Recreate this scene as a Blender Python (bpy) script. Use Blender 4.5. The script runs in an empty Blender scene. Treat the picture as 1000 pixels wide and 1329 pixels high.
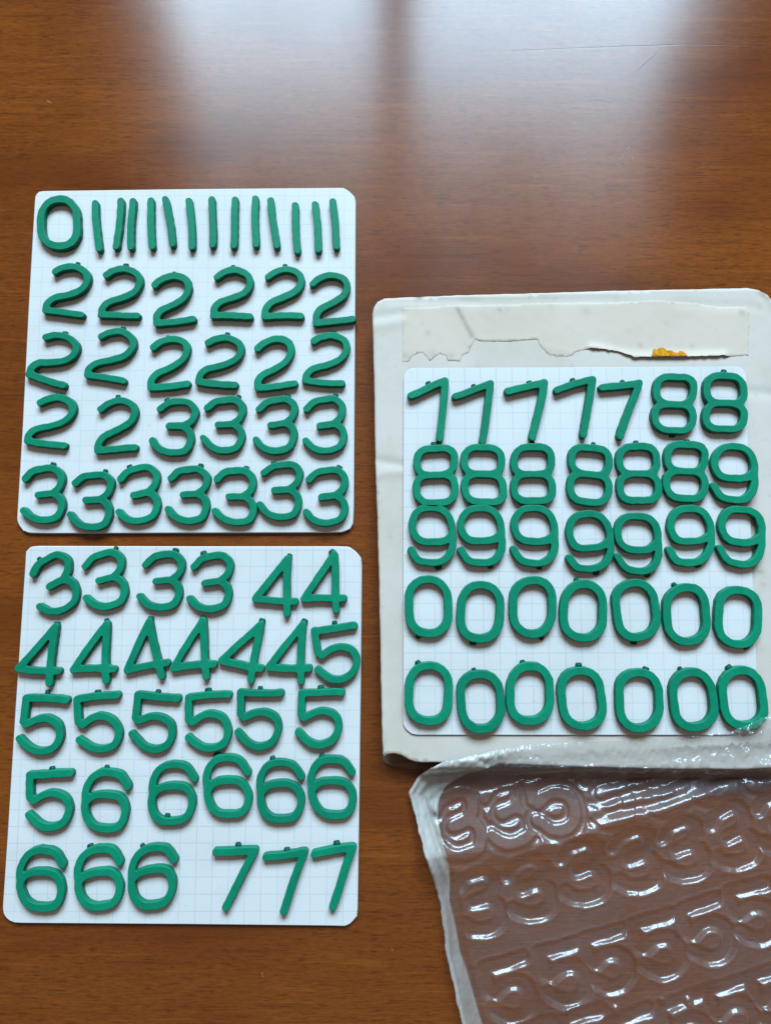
import bpy, bmesh, math, random
import numpy as np
from mathutils import Vector
from mathutils.geometry import tessellate_polygon, delaunay_2d_cdt

random.seed(7)
S = bpy.context.scene
COL = S.collection
MM = 0.001

# ------------------------------------------------------------------ camera
F, CX, CY = 1000.0, 500.0, 664.5          # focal length and centre, photo pixels
TH = math.radians(5.85)                   # tilt from straight down
H = 247.3                                 # height over the table, mm
cam_d = bpy.data.cameras.new('camera')
cam_d.sensor_fit = 'VERTICAL'
cam_d.sensor_height = 24.0
cam_d.lens = 24.0 * F / 1329.0
cam_d.clip_start = 0.01
cam_d.clip_end = 20.0
cam = bpy.data.objects.new('camera', cam_d)
cam.location = (0, 0, H * MM)
cam.rotation_euler = (TH, 0, 0)
COL.objects.link(cam)
S.camera = cam

# ------------------------------------------------------------------ light: a two-pane window behind the table
W = bpy.data.worlds.new('World')
S.world = W
W.use_nodes = True
bg = W.node_tree.nodes['Background']
bg.inputs[0].default_value = (1.0, 0.90, 0.80, 1)
bg.inputs[1].default_value = 0.15


def window_lamp(name, x0, x1, y, z0, z1, power, col):
    d = bpy.data.lights.new(name, 'AREA')
    d.shape = 'RECTANGLE'
    d.size = x1 - x0
    d.size_y = z1 - z0
    d.energy = power
    d.color = col
    o = bpy.data.objects.new(name, d)
    o.location = ((x0 + x1) / 2, y, (z0 + z1) / 2)
    o.rotation_euler = (math.radians(-90), 0, 0)
    COL.objects.link(o)
    return o


WY = 1.75
window_lamp('window_pane_light', -0.64, -0.02, WY, 0.98, 2.22, 49.5, (0.63, 0.885, 1.09))
window_lamp('window_pane_light', 0.08, 0.87, WY, 0.98, 2.24, 66.5, (0.60, 0.885, 1.11))

vs = S.view_settings
S.display_settings.display_device = 'sRGB'
vs.view_transform = 'Standard'
vs.look = 'None'
vs.exposure = 0.0
vs.gamma = 1.0
vs.use_curve_mapping = False
S.cycles.max_bounces = 10
S.cycles.diffuse_bounces = 0
S.cycles.transparent_max_bounces = 16
S.cycles.caustics_reflective = False
S.cycles.caustics_refractive = False
S.cycles.sample_clamp_indirect = 6.0
S.cycles.use_denoising = True


# ------------------------------------------------------------------ helpers
def at(x, y, z=0.0):
    """photo pixel -> point (mm) on the level plane z mm above the table"""
    dx, dv = (x - CX) / F, (y - CY) / F
    c, s = math.cos(TH), math.sin(TH)
    d = (dx, s - dv * c, -c - dv * s)
    t = (z - H) / d[2]
    return (d[0] * t, d[1] * t)


def ats(pts, z=0.0):
    return [at(x, y, z) for x, y in pts]


def link(name, me, mat, parent=None):
    o = bpy.data.objects.new(name, me)
    if mat is not None:
        me.materials.append(mat)
    COL.objects.link(o)
    if parent is not None:
        o.parent = parent
    return o


def tag(o, label=None, cat=None, group=None, kind=None):
    if label:
        o['label'] = label
    if cat:
        o['category'] = cat
    if group:
        o['group'] = group
    if kind:
        o['kind'] = kind
    return o


def seg_dist(P, A, B):
    """min distance of points P (n,2) to segments A-B (m,2)"""
    out = np.full(len(P), 1e9)
    for a, b in zip(A, B):
        ab = b - a
        t = np.clip(((P - a) @ ab) / max(ab @ ab, 1e-9), 0, 1)
        d = np.hypot(*(P - a - t[:, None] * ab).T)
        out = np.minimum(out, d)
    return out


def smooth_path(pts, n=5, closed=False):
    """Catmull-Rom through pts"""
    p = [np.array(q, float) for q in pts]
    m = len(p)
    out = []
    rng = m if closed else m - 1
    for i in range(rng):
        p0 = p[(i - 1) % m] if closed or i > 0 else 2 * p[0] - p[1]
        p1 = p[i]
        p2 = p[(i + 1) % m]
        p3 = p[(i + 2) % m] if closed or i + 2 < m else 2 * p[-1] - p[-2]
        for k in range(n):
            t = k / n
            out.append(0.5 * ((2 * p1) + (p2 - p0) * t + (2 * p0 - 5 * p1 + 4 * p2 - p3) * t * t
                              + (3 * p1 - p0 - 3 * p2 + p3) * t ** 3))
    out.append(p[0] if closed else p[-1])
    return out


# ------------------------------------------------------------------ node materials
class Nodes:
    def __init__(self, name):
        self.m = bpy.data.materials.new(name)
        self.m.use_nodes = True
        self.t = self.m.node_tree
        self.t.nodes.clear()
        self.out = self.t.nodes.new('ShaderNodeOutputMaterial')

    def n(self, typ, ins=None, **props):
        nd = self.t.nodes.new(typ)
        for k, v in props.items():
            setattr(nd, k, v)
        for k, v in (ins or {}).items():
            if hasattr(v, 'is_output') or isinstance(v, bpy.types.NodeSocket):
                self.t.links.new(v, nd.inputs[k])
            else:
                nd.inputs[k].default_value = v
        return nd

    def math(self, op, a, b=0.0, c=0.0, clamp=False):
        nd = self.n('ShaderNodeMath', {0: a, 1: b, 2: c}, operation=op, use_clamp=clamp)
        return nd.outputs[0]

    def mix(self, f, a, b, blend='MIX'):
        nd = self.n('ShaderNodeMix', data_type='RGBA', blend_type=blend)
        for i, v in ((0, f), (6, a), (7, b)):
            if isinstance(v, bpy.types.NodeSocket):
                self.t.links.new(v, nd.inputs[i])
            else:
                nd.inputs[i].default_value = v if i == 0 else (*v[:3], 1)
        return nd.outputs[2]

    def noise(self, vec, scale, detail=4, rough=0.55, dist=0.0):
        return self.n('ShaderNodeTexNoise', {'Vector': vec, 'Scale': scale, 'Detail': detail,
                                             'Roughness': rough, 'Distortion': dist}).outputs[0]

    def ramp(self, f, a, b, lo=0.0, hi=1.0):
        return self.n('ShaderNodeMapRange', {0: f, 1: a, 2: b, 3: lo, 4: hi}).outputs[0]

    def coord(self, scale=(1, 1, 1), loc=(0, 0, 0), rot=0.0, out='Object'):
        tc = self.n('ShaderNodeTexCoord')
        mp = self.n('ShaderNodeMapping', {'Vector': tc.outputs[out], 'Scale': scale, 'Location': loc,
                                          'Rotation': (0, 0, rot)})
        return mp.outputs[0]

    def bump(self, h, strength, dist, normal=None):
        ins = {'Height': h, 'Strength': strength, 'Distance': dist}
        if normal is not None:
            ins['Normal'] = normal
        return self.n('ShaderNodeBump', ins).outputs[0]

    def seg_mask(self, co, a, b, w):
        """1 on the line a-b (metres), 0 past half-width w"""
        ax, ay = a
        bx, by = b[0] - ax, b[1] - ay
        ll = bx * bx + by * by
        p = self.n('ShaderNodeVectorMath', {0: co, 1: (ax, ay, 0)}, operation='SUBTRACT').outputs[0]
        d = self.n('ShaderNodeVectorMath', {0: p, 1: (bx / ll, by / ll, 0)}, operation='DOT_PRODUCT').outputs[1]
        t = self.math('ADD', d, 0.0, clamp=True)
        q = self.n('ShaderNodeVectorMath', {0: (bx, by, 0), 3: t}, operation='SCALE').outputs[0]
        r = self.n('ShaderNodeVectorMath', {0: p, 1: q}, operation='SUBTRACT').outputs[0]
        r = self.n('ShaderNodeVectorMath', {0: r, 1: (1, 1, 0)}, operation='MULTIPLY').outputs[0]
        ln = self.n('ShaderNodeVectorMath', {0: r}, operation='LENGTH').outputs[1]
        return self.ramp(ln, w, w * 0.35, 0.0, 1.0)

    def principled(self, **k):
        p = self.n('ShaderNodeBsdfPrincipled', k)
        self.t.links.new(p.outputs[0], self.out.inputs[0])
        return p


def px_m(x, y, z=0.0):
    a = at(x, y, z)
    return (a[0] * MM, a[1] * MM)


def wood_material():
    N = Nodes('varnished_wood')
    co = N.coord()
    fine = N.noise(N.coord((62, 400, 1)), 5.0, 6, 0.72, 0.3)
    mid = N.noise(N.coord((5.0, 46, 1), (0.3, 0.1, 0)), 4.0, 7, 0.66, 0.8)
    broad = N.noise(N.coord((1.2, 7, 1), (1.7, 0.4, 0)), 3.0, 3, 0.5, 0.4)
    pores = N.noise(N.coord((44, 520, 1)), 4.0, 4, 0.65)
    c = N.mix(N.ramp(mid, 0.28, 0.72), (0.168, 0.036, 0.0030), (0.285, 0.062, 0.0050))
    c = N.mix(N.ramp(fine, 0.38, 0.70, 0.0, 0.8), c, (0.390, 0.098, 0.012))
    c = N.mix(N.ramp(broad, 0.35, 0.70, 0.0, 0.6), c, (0.135, 0.026, 0.0050))
    c = N.mix(N.ramp(pores, 0.53, 0.64, 0.0, 0.80), c, (0.075, 0.016, 0.0035))
    mott = N.noise(N.coord((1, 2.2, 1)), 420.0, 4, 0.7)
    c = N.mix(N.ramp(mott, 0.35, 0.7, 0.0, 0.30), c, (0.34, 0.100, 0.018))
    st = N.noise(N.coord((7, 150, 1), (0.9, 0.2, 0)), 4.0, 6, 0.68, 0.5)
    patch = N.noise(N.coord((2.0, 5.0, 1), (0.2, 2.4, 0)), 4.0, 3, 0.5)
    c = N.mix(N.math('MULTIPLY', N.ramp(st, 0.54, 0.68, 0.0, 0.60), N.ramp(patch, 0.35, 0.6, 0.35, 1.0)), c, (0.095, 0.019, 0.0028))
    c = N.mix(N.ramp(st, 0.44, 0.32, 0.0, 0.45), c, (0.385, 0.112, 0.017))
    c = N.mix(N.ramp(patch, 0.50, 0.62, 0.0, 0.55), c, (0.135, 0.026, 0.0036))
    # scratches and scuffs in the varnish
    pale = None
    for a, b, w in (((826, 92), (858, 62), 0.9), ((835, 70), (842, 92), 0.6), ((62, 131), (67, 134), 1.6),
                    ((804, 206), (808, 201), 1.2), ((813, 194), (816, 191), 1.4), ((819, 203), (821, 206), 1.1), ((800, 213), (806, 216), 0.9),
                    ((340, 1262), (341, 1268), 0.9), ((508, 1230), (509, 1234), 1.0), ((38, 438), (40, 441), 1.1),
                    ((60, 437), (69, 446), 1.0), ((560, 268), (610, 266), 0.3), ((497, 600), (500, 606), 0.7)):
        k = N.seg_mask(co, px_m(*a), px_m(*b), w * 0.24 * MM)
        pale = k if pale is None else N.math('MAXIMUM', pale, k)
    breakup = N.ramp(N.noise(co, 900.0, 3), 0.35, 0.6)
    pale = N.math('MULTIPLY', pale, breakup)
    dark = None
    for a, b, w in (((664, 66), (760, 62), 0.8), ((760, 62), (885, 58), 1.0), ((885, 58), (990, 60), 0.5),
                    ((770, 130), (792, 134), 0.8)):
        k = N.seg_mask(co, px_m(*a), px_m(*b), w * 0.24 * MM)
        dark = k if dark is None else N.math('MAXIMUM', dark, k)
    c = N.mix(N.math('MULTIPLY', pale, 0.24), c, (0.62, 0.55, 0.48))
    c = N.mix(N.math('MULTIPLY', dark, 0.75), c, (0.03, 0.012, 0.006))
    smudge = N.noise(N.coord((3, 1.2, 1)), 9.0, 4, 0.6)
    rough = N.ramp(smudge, 0.3, 0.7, 0.165, 0.205)
    rough = N.math('ADD', rough, N.math('MULTIPLY', pale, 0.3))
    hgt = N.math('ADD', N.math('MULTIPLY', fine, 0.6), N.math('MULTIPLY', pores, -0.4))
    hgt = N.math('ADD', hgt, N.math('MULTIPLY', dark, -2.0))
    nb = N.bump(hgt, 0.08, 0.0001)
    tan = N.n('ShaderNodeCombineXYZ', {0: 0.0, 1: 1.0, 2: 0.0}).outputs[0]
    N.principled(**{'Base Color': c, 'Roughness': rough, 'Anisotropic': 0.86, 'Tangent': tan, 'Normal': nb,
                    'IOR': 1.55, 'Coat Weight': 0.0})
    return N.m


def plastic_material(name='green_plastic', k=1.0):
    N = Nodes(name)
    co = N.coord()
    n1 = N.noise(co, 260.0, 3)
    n2 = N.noise(co, 2400.0, 2)
    c = N.mix(N.ramp(n1, 0.3, 0.7), (0.0020, 0.255, 0.132), (0.0032, 0.315, 0.165))
    c = N.mix(1.0 - k, c, (0.004, 0.035, 0.035))
    rnd = N.n('ShaderNodeObjectInfo').outputs['Random']
    c = N.mix(N.math('MULTIPLY', rnd, 0.45), c, (0.002, 0.190, 0.108))
    scuff = N.ramp(N.noise(N.coord((1, 1, 1)), 620.0, 5, 0.7, 1.5), 0.66, 0.80, 0.0, 0.30)
    c = N.mix(scuff, c, (0.05, 0.40, 0.28))
    h = N.math('ADD', N.math('MULTIPLY', n1, 1.0), N.math('MULTIPLY', n2, 0.15))
    N.principled(**{'Base Color': c, 'Roughness': N.ramp(n1, 0.3, 0.7, 0.40, 0.55), 'IOR': 1.45, 'Specular IOR Level': 0.28,
                    'Normal': N.bump(h, 0.35, 0.0004)})
    return N.m


def grid_paper_material(name, line_strength, x0, y0, rot, base=(0.89, 0.865, 0.835)):
    """white card printed with a pale 5 mm grid"""
    N = Nodes(name)
    co = N.coord(rot=rot, loc=(x0, y0, 0))
    wob = N.n('ShaderNodeVectorMath', {0: co, 1: N.n('ShaderNodeVectorMath', {
        0: N.n('ShaderNodeTexNoise', {'Vector': co, 'Scale': 30.0}).outputs[1], 3: 0.0003}, operation='SCALE').outputs[0]},
        operation='ADD').outputs[0]
    sx = N.n('ShaderNodeSeparateXYZ', {0: wob})
    lines = None
    for i in (0, 1):
        f = N.math('FRACT', N.math('MULTIPLY', sx.outputs[i], 200.0))
        d = N.math('ABSOLUTE', N.math('SUBTRACT', f, 0.5))
        k = N.ramp(d, 0.018, 0.034, 1.0, 0.0)
        lines = k if lines is None else N.math('MAXIMUM', lines, k)
    fade = N.ramp(N.noise(co, 45.0, 4), 0.3, 0.65, 0.35, 1.0)
    lines = N.math('MULTIPLY', N.math('MULTIPLY', lines, fade), line_strength)
    grime = N.ramp(N.noise(co, 22.0, 6, 0.65), 0.45, 0.75, 0.0, 0.28)
    fibre = N.noise(co, 1800.0, 3)
    c = N.mix(grime, base, (0.62, 0.60, 0.55))
    specks = N.ramp(N.noise(co, 420.0, 2), 0.735, 0.79, 0.0, 0.35)
    c = N.mix(specks, c, (0.45, 0.43, 0.40))
    c = N.mix(N.ramp(N.noise(co, 75.0, 3), 0.66, 0.78, 0.0, 0.16), c, (0.62, 0.52, 0.34))
    c = N.mix(lines, c, (0.44, 0.50, 0.58))
    N.principled(**{'Base Color': c, 'Roughness': 0.55, 'Specular IOR Level': 0.35,
                    'Normal': N.bump(N.math('ADD', N.math('MULTIPLY', fibre, 0.1), N.noise(co, 28.0, 3)), 0.5, 0.0008)})
    return N.m


def paper_material(name, base, dirt, dirt_amt=0.5, bump=0.3, attr=True):
    N = Nodes(name)
    co = N.coord()
    n1 = N.noise(co, 38.0, 6, 0.65)
    n2 = N.noise(co, 260.0, 4, 0.6)
    n3 = N.noise(co, 1500.0, 3)
    c = N.mix(N.ramp(n1, 0.42, 0.75, 0.0, dirt_amt), base, dirt)
    c = N.mix(N.ramp(n2, 0.6, 0.78, 0.0, dirt_amt * 0.5), c, tuple(v * 0.7 for v in dirt))
    if attr:
        at_ = N.n('ShaderNodeAttribute', attribute_name='stain')
        c = N.mix(N.math('MULTIPLY', at_.outputs['Fac'], N.ramp(n2, 0.2, 0.6, 0.55, 1.0)), c, (0.30, 0.235, 0.17))
    h = N.math('ADD', n1, N.math('ADD', N.math('MULTIPLY', n2, 0.22), N.math('MULTIPLY', n3, 0.05)))
    N.principled(**{'Base Color': c, 'Roughness': 0.62, 'Specular IOR Level': 0.3,
                    'Normal': N.bump(h, bump, 0.0006)})
    return N.m


def kraft_material():
    N = Nodes('brown_cardboard')
    co = N.coord((8, 60, 60))
    n = N.noise(co, 8.0, 5)
    c = N.mix(N.ramp(n, 0.3, 0.7), (0.16, 0.085, 0.045), (0.33, 0.20, 0.12))
    N.principled(**{'Base Color': c, 'Roughness': 0.85, 'Normal': N.bump(n, 0.5, 0.0004)})
    return N.m


def yellow_material():
    N = Nodes('yellow_glue')
    co = N.coord()
    n = N.noise(co, 700.0, 4)
    c = N.mix(N.ramp(n, 0.35, 0.65), (0.55, 0.20, 0.006), (0.90, 0.40, 0.012))
    N.principled(**{'Base Color': c, 'Roughness': 0.7, 'Specular IOR Level': 0.1, 'Normal': N.bump(n, 0.6, 0.0004)})
    return N.m


def film_material():
    """thin vacuum-formed film, clear in the middle and frosted white along its sealed border"""
    N = Nodes('blister_film')
    co = N.coord()
    n = N.noise(co, 120.0, 4)
    w = N.noise(co, 700.0, 2)
    nb = N.bump(N.math('ADD', n, N.math('MULTIPLY', w, 0.15)), 0.30, 0.0006)
    face = N.n('ShaderNodeLayerWeight', {'Blend': 0.5, 'Normal': nb}).outputs[1]
    f2 = N.math('POWER', face, 4.0)
    fr = N.math('ADD', N.math('MULTIPLY', f2, 0.80), 0.095, clamp=True)      # both faces of the film
    tr = N.n('ShaderNodeBsdfTransparent', {'Color': (0.97, 0.97, 0.975, 1)}).outputs[0]
    df = N.n('ShaderNodeBsdfDiffuse', {'Color': (0.72, 0.75, 0.84, 1)}).outputs[0]
    gl_a = N.n('ShaderNodeBsdfGlossy', {'Color': (1, 1, 1, 1), 'Roughness': 0.14, 'Normal': nb}).outputs[0]
    gl_b = N.n('ShaderNodeBsdfGlossy', {'Color': (1, 1, 1, 1), 'Roughness': 0.60, 'Normal': nb}).outputs[0]
    gl = N.n('ShaderNodeMixShader', {0: 0.48, 1: gl_a, 2: gl_b}).outputs[0]
    haze = N.ramp(N.noise(co, 60.0, 5), 0.3, 0.7, 0.02, 0.065)
    a = N.n('ShaderNodeMixShader', {0: haze, 1: tr, 2: df}).outputs[0]
    clear = N.n('ShaderNodeMixShader', {0: fr, 1: a, 2: gl}).outputs[0]
    m = N.noise(co, 90.0, 5, 0.6)
    w2 = N.noise(co, 420.0, 3)
    nb2 = N.bump(N.math('ADD', m, N.math('MULTIPLY', w2, 0.15)), 0.4, 0.0006)
    df2 = N.n('ShaderNodeBsdfDiffuse', {'Color': (0.86, 0.82, 0.75, 1), 'Normal': nb2}).outputs[0]
    tl = N.n('ShaderNodeBsdfTranslucent', {'Color': (0.80, 0.80, 0.78, 1), 'Normal': nb2}).outputs[0]
    gl2 = N.n('ShaderNodeBsdfGlossy', {'Color': (1, 1, 1, 1), 'Roughness': 0.25, 'Normal': nb2}).outputs[0]
    d2_ = N.n('ShaderNodeMixShader', {0: 0.25, 1: df2, 2: tl}).outputs[0]
    op = N.ramp(N.noise(N.coord((60, 16, 1), (0, 0, 0), 0.25), 6.0, 5, 0.6), 0.35, 0.68, 0.72, 0.97)
    b = N.n('ShaderNodeMixShader', {0: op, 1: tr, 2: d2_}).outputs[0]
    frost = N.n('ShaderNodeMixShader', {0: 0.045, 1: b, 2: gl2}).outputs[0]
    at_ = N.n('ShaderNodeAttribute', attribute_name='frost').outputs['Fac']
    o = N.n('ShaderNodeMixShader', {0: at_, 1: clear, 2: frost}).outputs[0]
    N.t.links.new(o, N.out.inputs[0])
    return N.m


# ------------------------------------------------------------------ solids
def resample(pts, step):
    p = np.array(pts + [pts[0]], float)
    d = np.hypot(*np.diff(p, axis=0).T)
    s = np.concatenate([[0], np.cumsum(d)])
    n = max(8, int(s[-1] / step))
    q = np.linspace(0, s[-1], n, endpoint=False)
    return np.stack([np.interp(q, s, p[:, 0]), np.interp(q, s, p[:, 1])], 1)


def poly_area(p):
    x, y = np.array(p).T
    return 0.5 * float(np.sum(x * np.roll(y, -1) - np.roll(x, -1) * y))


def plate(name, outline, z0, th, mat, parent=None, dz=None, step=3.0, edge=0.15, stain=None, estep=1.0, ragged=0.0,
          origin=(0, 0)):
    """a sheet of card: outline (mm), bottom z0, thickness th, top displaced by dz(x, y)"""
    b = resample(list(outline), estep)
    if poly_area(b) < 0:
        b = b[::-1]
    tng = np.roll(b, -1, 0) - np.roll(b, 1, 0)
    tng /= np.hypot(*tng.T)[:, None] + 1e-9
    nrm = np.stack([tng[:, 1], -tng[:, 0]], 1)
    if ragged:
        r = np.array([random.uniform(-1, 1) for _ in b])
        r = (r + np.roll(r, 1) + np.roll(r, -1)) / 3
        b = b + nrm * (r * ragged)[:, None]
    inner = b - nrm * edge
    lo, hi = inner.min(0), inner.max(0)
    pts = [Vector(p) for p in inner]
    nb = len(pts)
    edges = [(i, (i + 1) % nb) for i in range(nb)]
    gx = np.arange(lo[0] + step * 0.5, hi[0], step)
    gy = np.arange(lo[1] + step * 0.5, hi[1], step)
    G = np.array([(x, y) for y in gy for x in gx]) if len(gx) * len(gy) else np.zeros((0, 2))
    if len(G):
        ins = np.zeros(len(G), bool)
        j = nb - 1
        for i in range(nb):
            xi, yi = inner[i]
            xj, yj = inner[j]
            if yi != yj:
                c = ((yi > G[:, 1]) != (yj > G[:, 1])) & (G[:, 0] < (xj - xi) * (G[:, 1] - yi) / (yj - yi) + xi)
                ins ^= c
            j = i
        G = G[ins]
        if len(G):
            dd = np.array([np.min(np.hypot(*(inner - g).T)) for g in G])
            G = G[dd > step * 0.4]
        pts += [Vector(g) for g in G]
    v2, _, f2, *_ = delaunay_2d_cdt(pts, edges, [list(range(nb))], 1, 1e-5)
    dzf = dz or (lambda x, y: 0.0)
    ox, oy = origin
    bm = bmesh.new()
    top = [bm.verts.new(((p.x - ox) * MM, (p.y - oy) * MM, (z0 + th + dzf(p.x, p.y)) * MM)) for p in v2]
    for f in f2:
        try:
            bm.faces.new([top[i] for i in f])
        except ValueError:
            pass
    # boundary of the fill, in order
    look = {}
    for i, p in enumerate(v2):
        look[(round(p.x, 3), round(p.y, 3))] = i
    ring_i = [look.get((round(p[0], 3), round(p[1], 3))) for p in inner]
    keep = [k for k, i in enumerate(ring_i) if i is not None]
    ring = [top[ring_i[k]] for k in keep]
    o_top = [bm.verts.new(((b[k][0] - ox) * MM, (b[k][1] - oy) * MM,
                           (z0 + th - min(edge, th * 0.5) + dzf(*b[k])) * MM)) for k in keep]
    o_bot = [bm.verts.new(((b[k][0] - ox) * MM, (b[k][1] - oy) * MM, (z0 + dzf(*b[k])) * MM))
             for k in keep]
    m = len(keep)
    for i in range(m):
        j = (i + 1) % m
        for A, B in ((o_top, ring), (o_bot, o_top)):
            try:
                bm.faces.new((A[i], A[j], B[j], B[i]))
            except ValueError:
                pass
    if dz is None:
        bm.faces.new(list(reversed(o_bot)))
    else:                                   # a lifted sheet: its underside follows the top
        low = [bm.verts.new(((p.x - ox) * MM, (p.y - oy) * MM, (z0 + dzf(p.x, p.y)) * MM)) for p in v2]
        for f in f2:
            bm.faces.new([low[i] for i in reversed(f)])
        lring = [low[ring_i[k]] for k in keep]
        for i in range(m):
            j = (i + 1) % m
            bm.faces.new((lring[i], lring[j], o_bot[j], o_bot[i]))
    bmesh.ops.recalc_face_normals(bm, faces=bm.faces)
    for f in bm.faces:
        f.smooth = len(f.verts) == 3 and dz is not None
    me = bpy.data.meshes.new(name)
    bm.to_mesh(me)
    bm.free()
    if stain:
        a = me.attributes.new('stain', 'FLOAT', 'POINT')
        a.data.foreach_set('value', [stain(v.co.x / MM + ox, v.co.y / MM + oy) for v in me.vertices])
    o = link(name, me, mat, parent)
    o.location = (ox * MM, oy * MM, 0)
    return o


# ------------------------------------------------------------------ the digit shapes (centre lines, mm, y up)
K = 1.038
def _mirror180(paths):
    return [[(-x, -y) for x, y in p] for p in paths]


def _ring(hw, hh, r, cy=0.0, n=4):
    out = []
    for qx, qy, a0 in ((1, 1, 0), (-1, 1, 90), (-1, -1, 180), (1, -1, 270)):
        for k in range(n + 1):
            a = math.radians(a0 + 90 * k / n)
            out.append((qx * (hw - r[0]) + r[0] * math.cos(a), cy + qy * (hh - r[1]) + r[1] * math.sin(a)))
    out.append(out[0])
    return out


SHAPES = {}
SHAPES['1'] = [[(0, -7.6), (0, 7.6)]]
SHAPES['2'] = [[(11.4, 0.1), (0.0, 0.0)] + smooth_path([(0, 0), (0.25, 2.2), (2.1, 4.3), (6.2, 5.9), (9.9, 7.9), (11.6, 11.0),
                                                    (10.6, 13.8), (7.0, 15.2), (3.4, 14.4), (1.1, 12.8)], 4)]
SHAPES['3'] = [smooth_path([(1.3, 13.5), (3.7, 15.5), (6.6, 16.0), (10.1, 15.8), (12.3, 13.2), (11.5, 10.1), (9.3, 8.3)], 4),
               [(4.7, 8.1), (9.3, 8.2)],
               smooth_path([(9.3, 8.2), (11.2, 6.5), (11.8, 3.9), (10.6, 1.1), (8.4, 0.1), (5.0, 0.1), (2.0, 1.4), (0, 3.7)], 4)]
SHAPES['4'] = [[(0, 0.4), (0.1, 17.2), (-9.5, 4.2), (2.5, 4.0)]]
SHAPES['5'] = [[(12.0, 0), (0, 0), (0.1, -6.5), (1.2, -7.5)] + smooth_path(
    [(1.2, -7.5), (4.2, -6.0), (7.2, -5.7), (10.4, -7.2), (11.6, -10.5), (10.3, -13.9), (7.2, -15.4), (3.4, -14.8), (-0.3, -11.7)], 4)]
_six = smooth_path([(6.1, 4.2), (4.3, 7.0), (2.2, 8.0), (-1.8, 8.05), (-4.6, 6.4), (-6.1, 3.2), (-6.1, 0.0), (-6.1, -3.0), (-4.9, -6.1),
                    (-2.3, -7.9), (2.4, -7.9), (4.7, -6.4), (5.75, -3.7), (5.6, -1.4), (4.4, 0.8), (2.2, 1.8), (-1.6, 1.8),
                    (-4.2, 1.1), (-6.0, -0.4)], 3)
SHAPES['6'] = [_six]
SHAPES['9'] = _mirror180([_six])
SHAPES['7'] = [[(-11.4, 0), (0, 0), (-8.4, -15.6)]]
SHAPES['8'] = [_ring(5.6, 4.15, (3.5, 3.2), 4.1), _ring(5.75, 4.1, (3.6, 3.3), -4.15)]
SHAPES['0'] = [_ring(5.75, 7.9, (5.2, 5.6), 0.0, 5)]
HW = 1.19      # half the stroke at the foot of a digit
THICK = 2.15
WARP = 0.24


def contour(sdf, lo, hi, h):
    """marching squares at sdf = 0, returns closed loops"""
    nx, ny = int((hi[0] - lo[0]) / h) + 1, int((hi[1] - lo[1]) / h) + 1
    xs, ys = lo[0] + np.arange(nx) * h, lo[1] + np.arange(ny) * h
    X, Y = np.meshgrid(xs, ys)
    V = sdf(np.stack([X.ravel(), Y.ravel()], 1)).reshape(ny, nx)
    Sg = V < 0
    segs = {}

    def pt(e):
        (i, j, d) = e
        a = V[j, i]
        if d == 0:
            b = V[j, i + 1]
            return (xs[i] + h * a / (a - b), ys[j])
        b = V[j + 1, i]
        return (xs[i], ys[j] + h * a / (a - b))
    mixed = (Sg[:-1, :-1].astype(int) + Sg[:-1, 1:] + Sg[1:, :-1] + Sg[1:, 1:])
    jj, ii = np.where((mixed > 0) & (mixed < 4))
    for j, i in zip(jj, ii):
        a, b, c, d = Sg[j, i], Sg[j, i + 1], Sg[j + 1, i + 1], Sg[j + 1, i]
        E = {'B': (i, j, 0), 'R': (i + 1, j, 1), 'T': (i, j + 1, 0), 'L': (i, j, 1)}
        code = a * 1 + b * 2 + c * 4 + d * 8
        tab = {1: 'LB', 2: 'BR', 3: 'LR', 4: 'RT', 6: 'BT', 7: 'LT', 8: 'TL', 9: 'TB', 11: 'TR', 12: 'RL', 13: 'RB',
               14: 'BL', 5: 'LBRT', 10: 'BRTL'}[code]
        for q in range(0, len(tab), 2):
            segs.setdefault(E[tab[q]], []).append(E[tab[q + 1]])
            segs.setdefault(E[tab[q + 1]], []).append(E[tab[q]])
    loops, seen = [], set()
    for s in segs:
        if s in seen:
            continue
        lp, cur, prev = [], s, None
        while cur not in seen:
            seen.add(cur)
            lp.append(pt(cur))
            nxt = [e for e in segs[cur] if e != prev and e not in seen]
            prev = cur
            if not nxt:
                break
            cur = nxt[0]
        if len(lp) > 12:
            loops.append(lp)
    return loops


def digit_sdf(kind, seed, hw=HW):
    A, B = [], []
    for p in SHAPES[kind]:
        q = np.array(p, float) * K
        A += list(q[:-1])
        B += list(q[1:])
    A, B = np.array(A), np.array(B)
    rs = np.random.RandomState(seed)
    kx, ky, ph = rs.uniform(-2.4, 2.4, 6), rs.uniform(-2.4, 2.4, 6), rs.uniform(0, 6.3, 6)

    def f(P):
        Q = P + WARP * np.stack([np.sin(P[:, 1] * 0.23 + ph[0]), np.sin(P[:, 0] * 0.27 + ph[1]) + 0.6 * np.sin(P[:, 1] * 0.31 + ph[2])], 1)
        d = seg_dist(Q, A, B)
        n = sum(np.sin(P[:, 0] * a + P[:, 1] * b + c) for a, b, c in zip(kx, ky, ph)) / 6
        return d - hw + n * 0.13
    lo = np.minimum(A, B).min(0) - hw - 0.8
    hi = np.maximum(A, B).max(0) + hw + 0.8
    return f, lo, hi


def grad(f, P, e=0.06):
    gx = f(P + [e, 0]) - f(P - [e, 0])
    gy = f(P + [0, e]) - f(P - [0, e])
    g = np.stack([gx, gy], 1)
    return g / (np.hypot(gx, gy)[:, None] + 1e-9)


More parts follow.
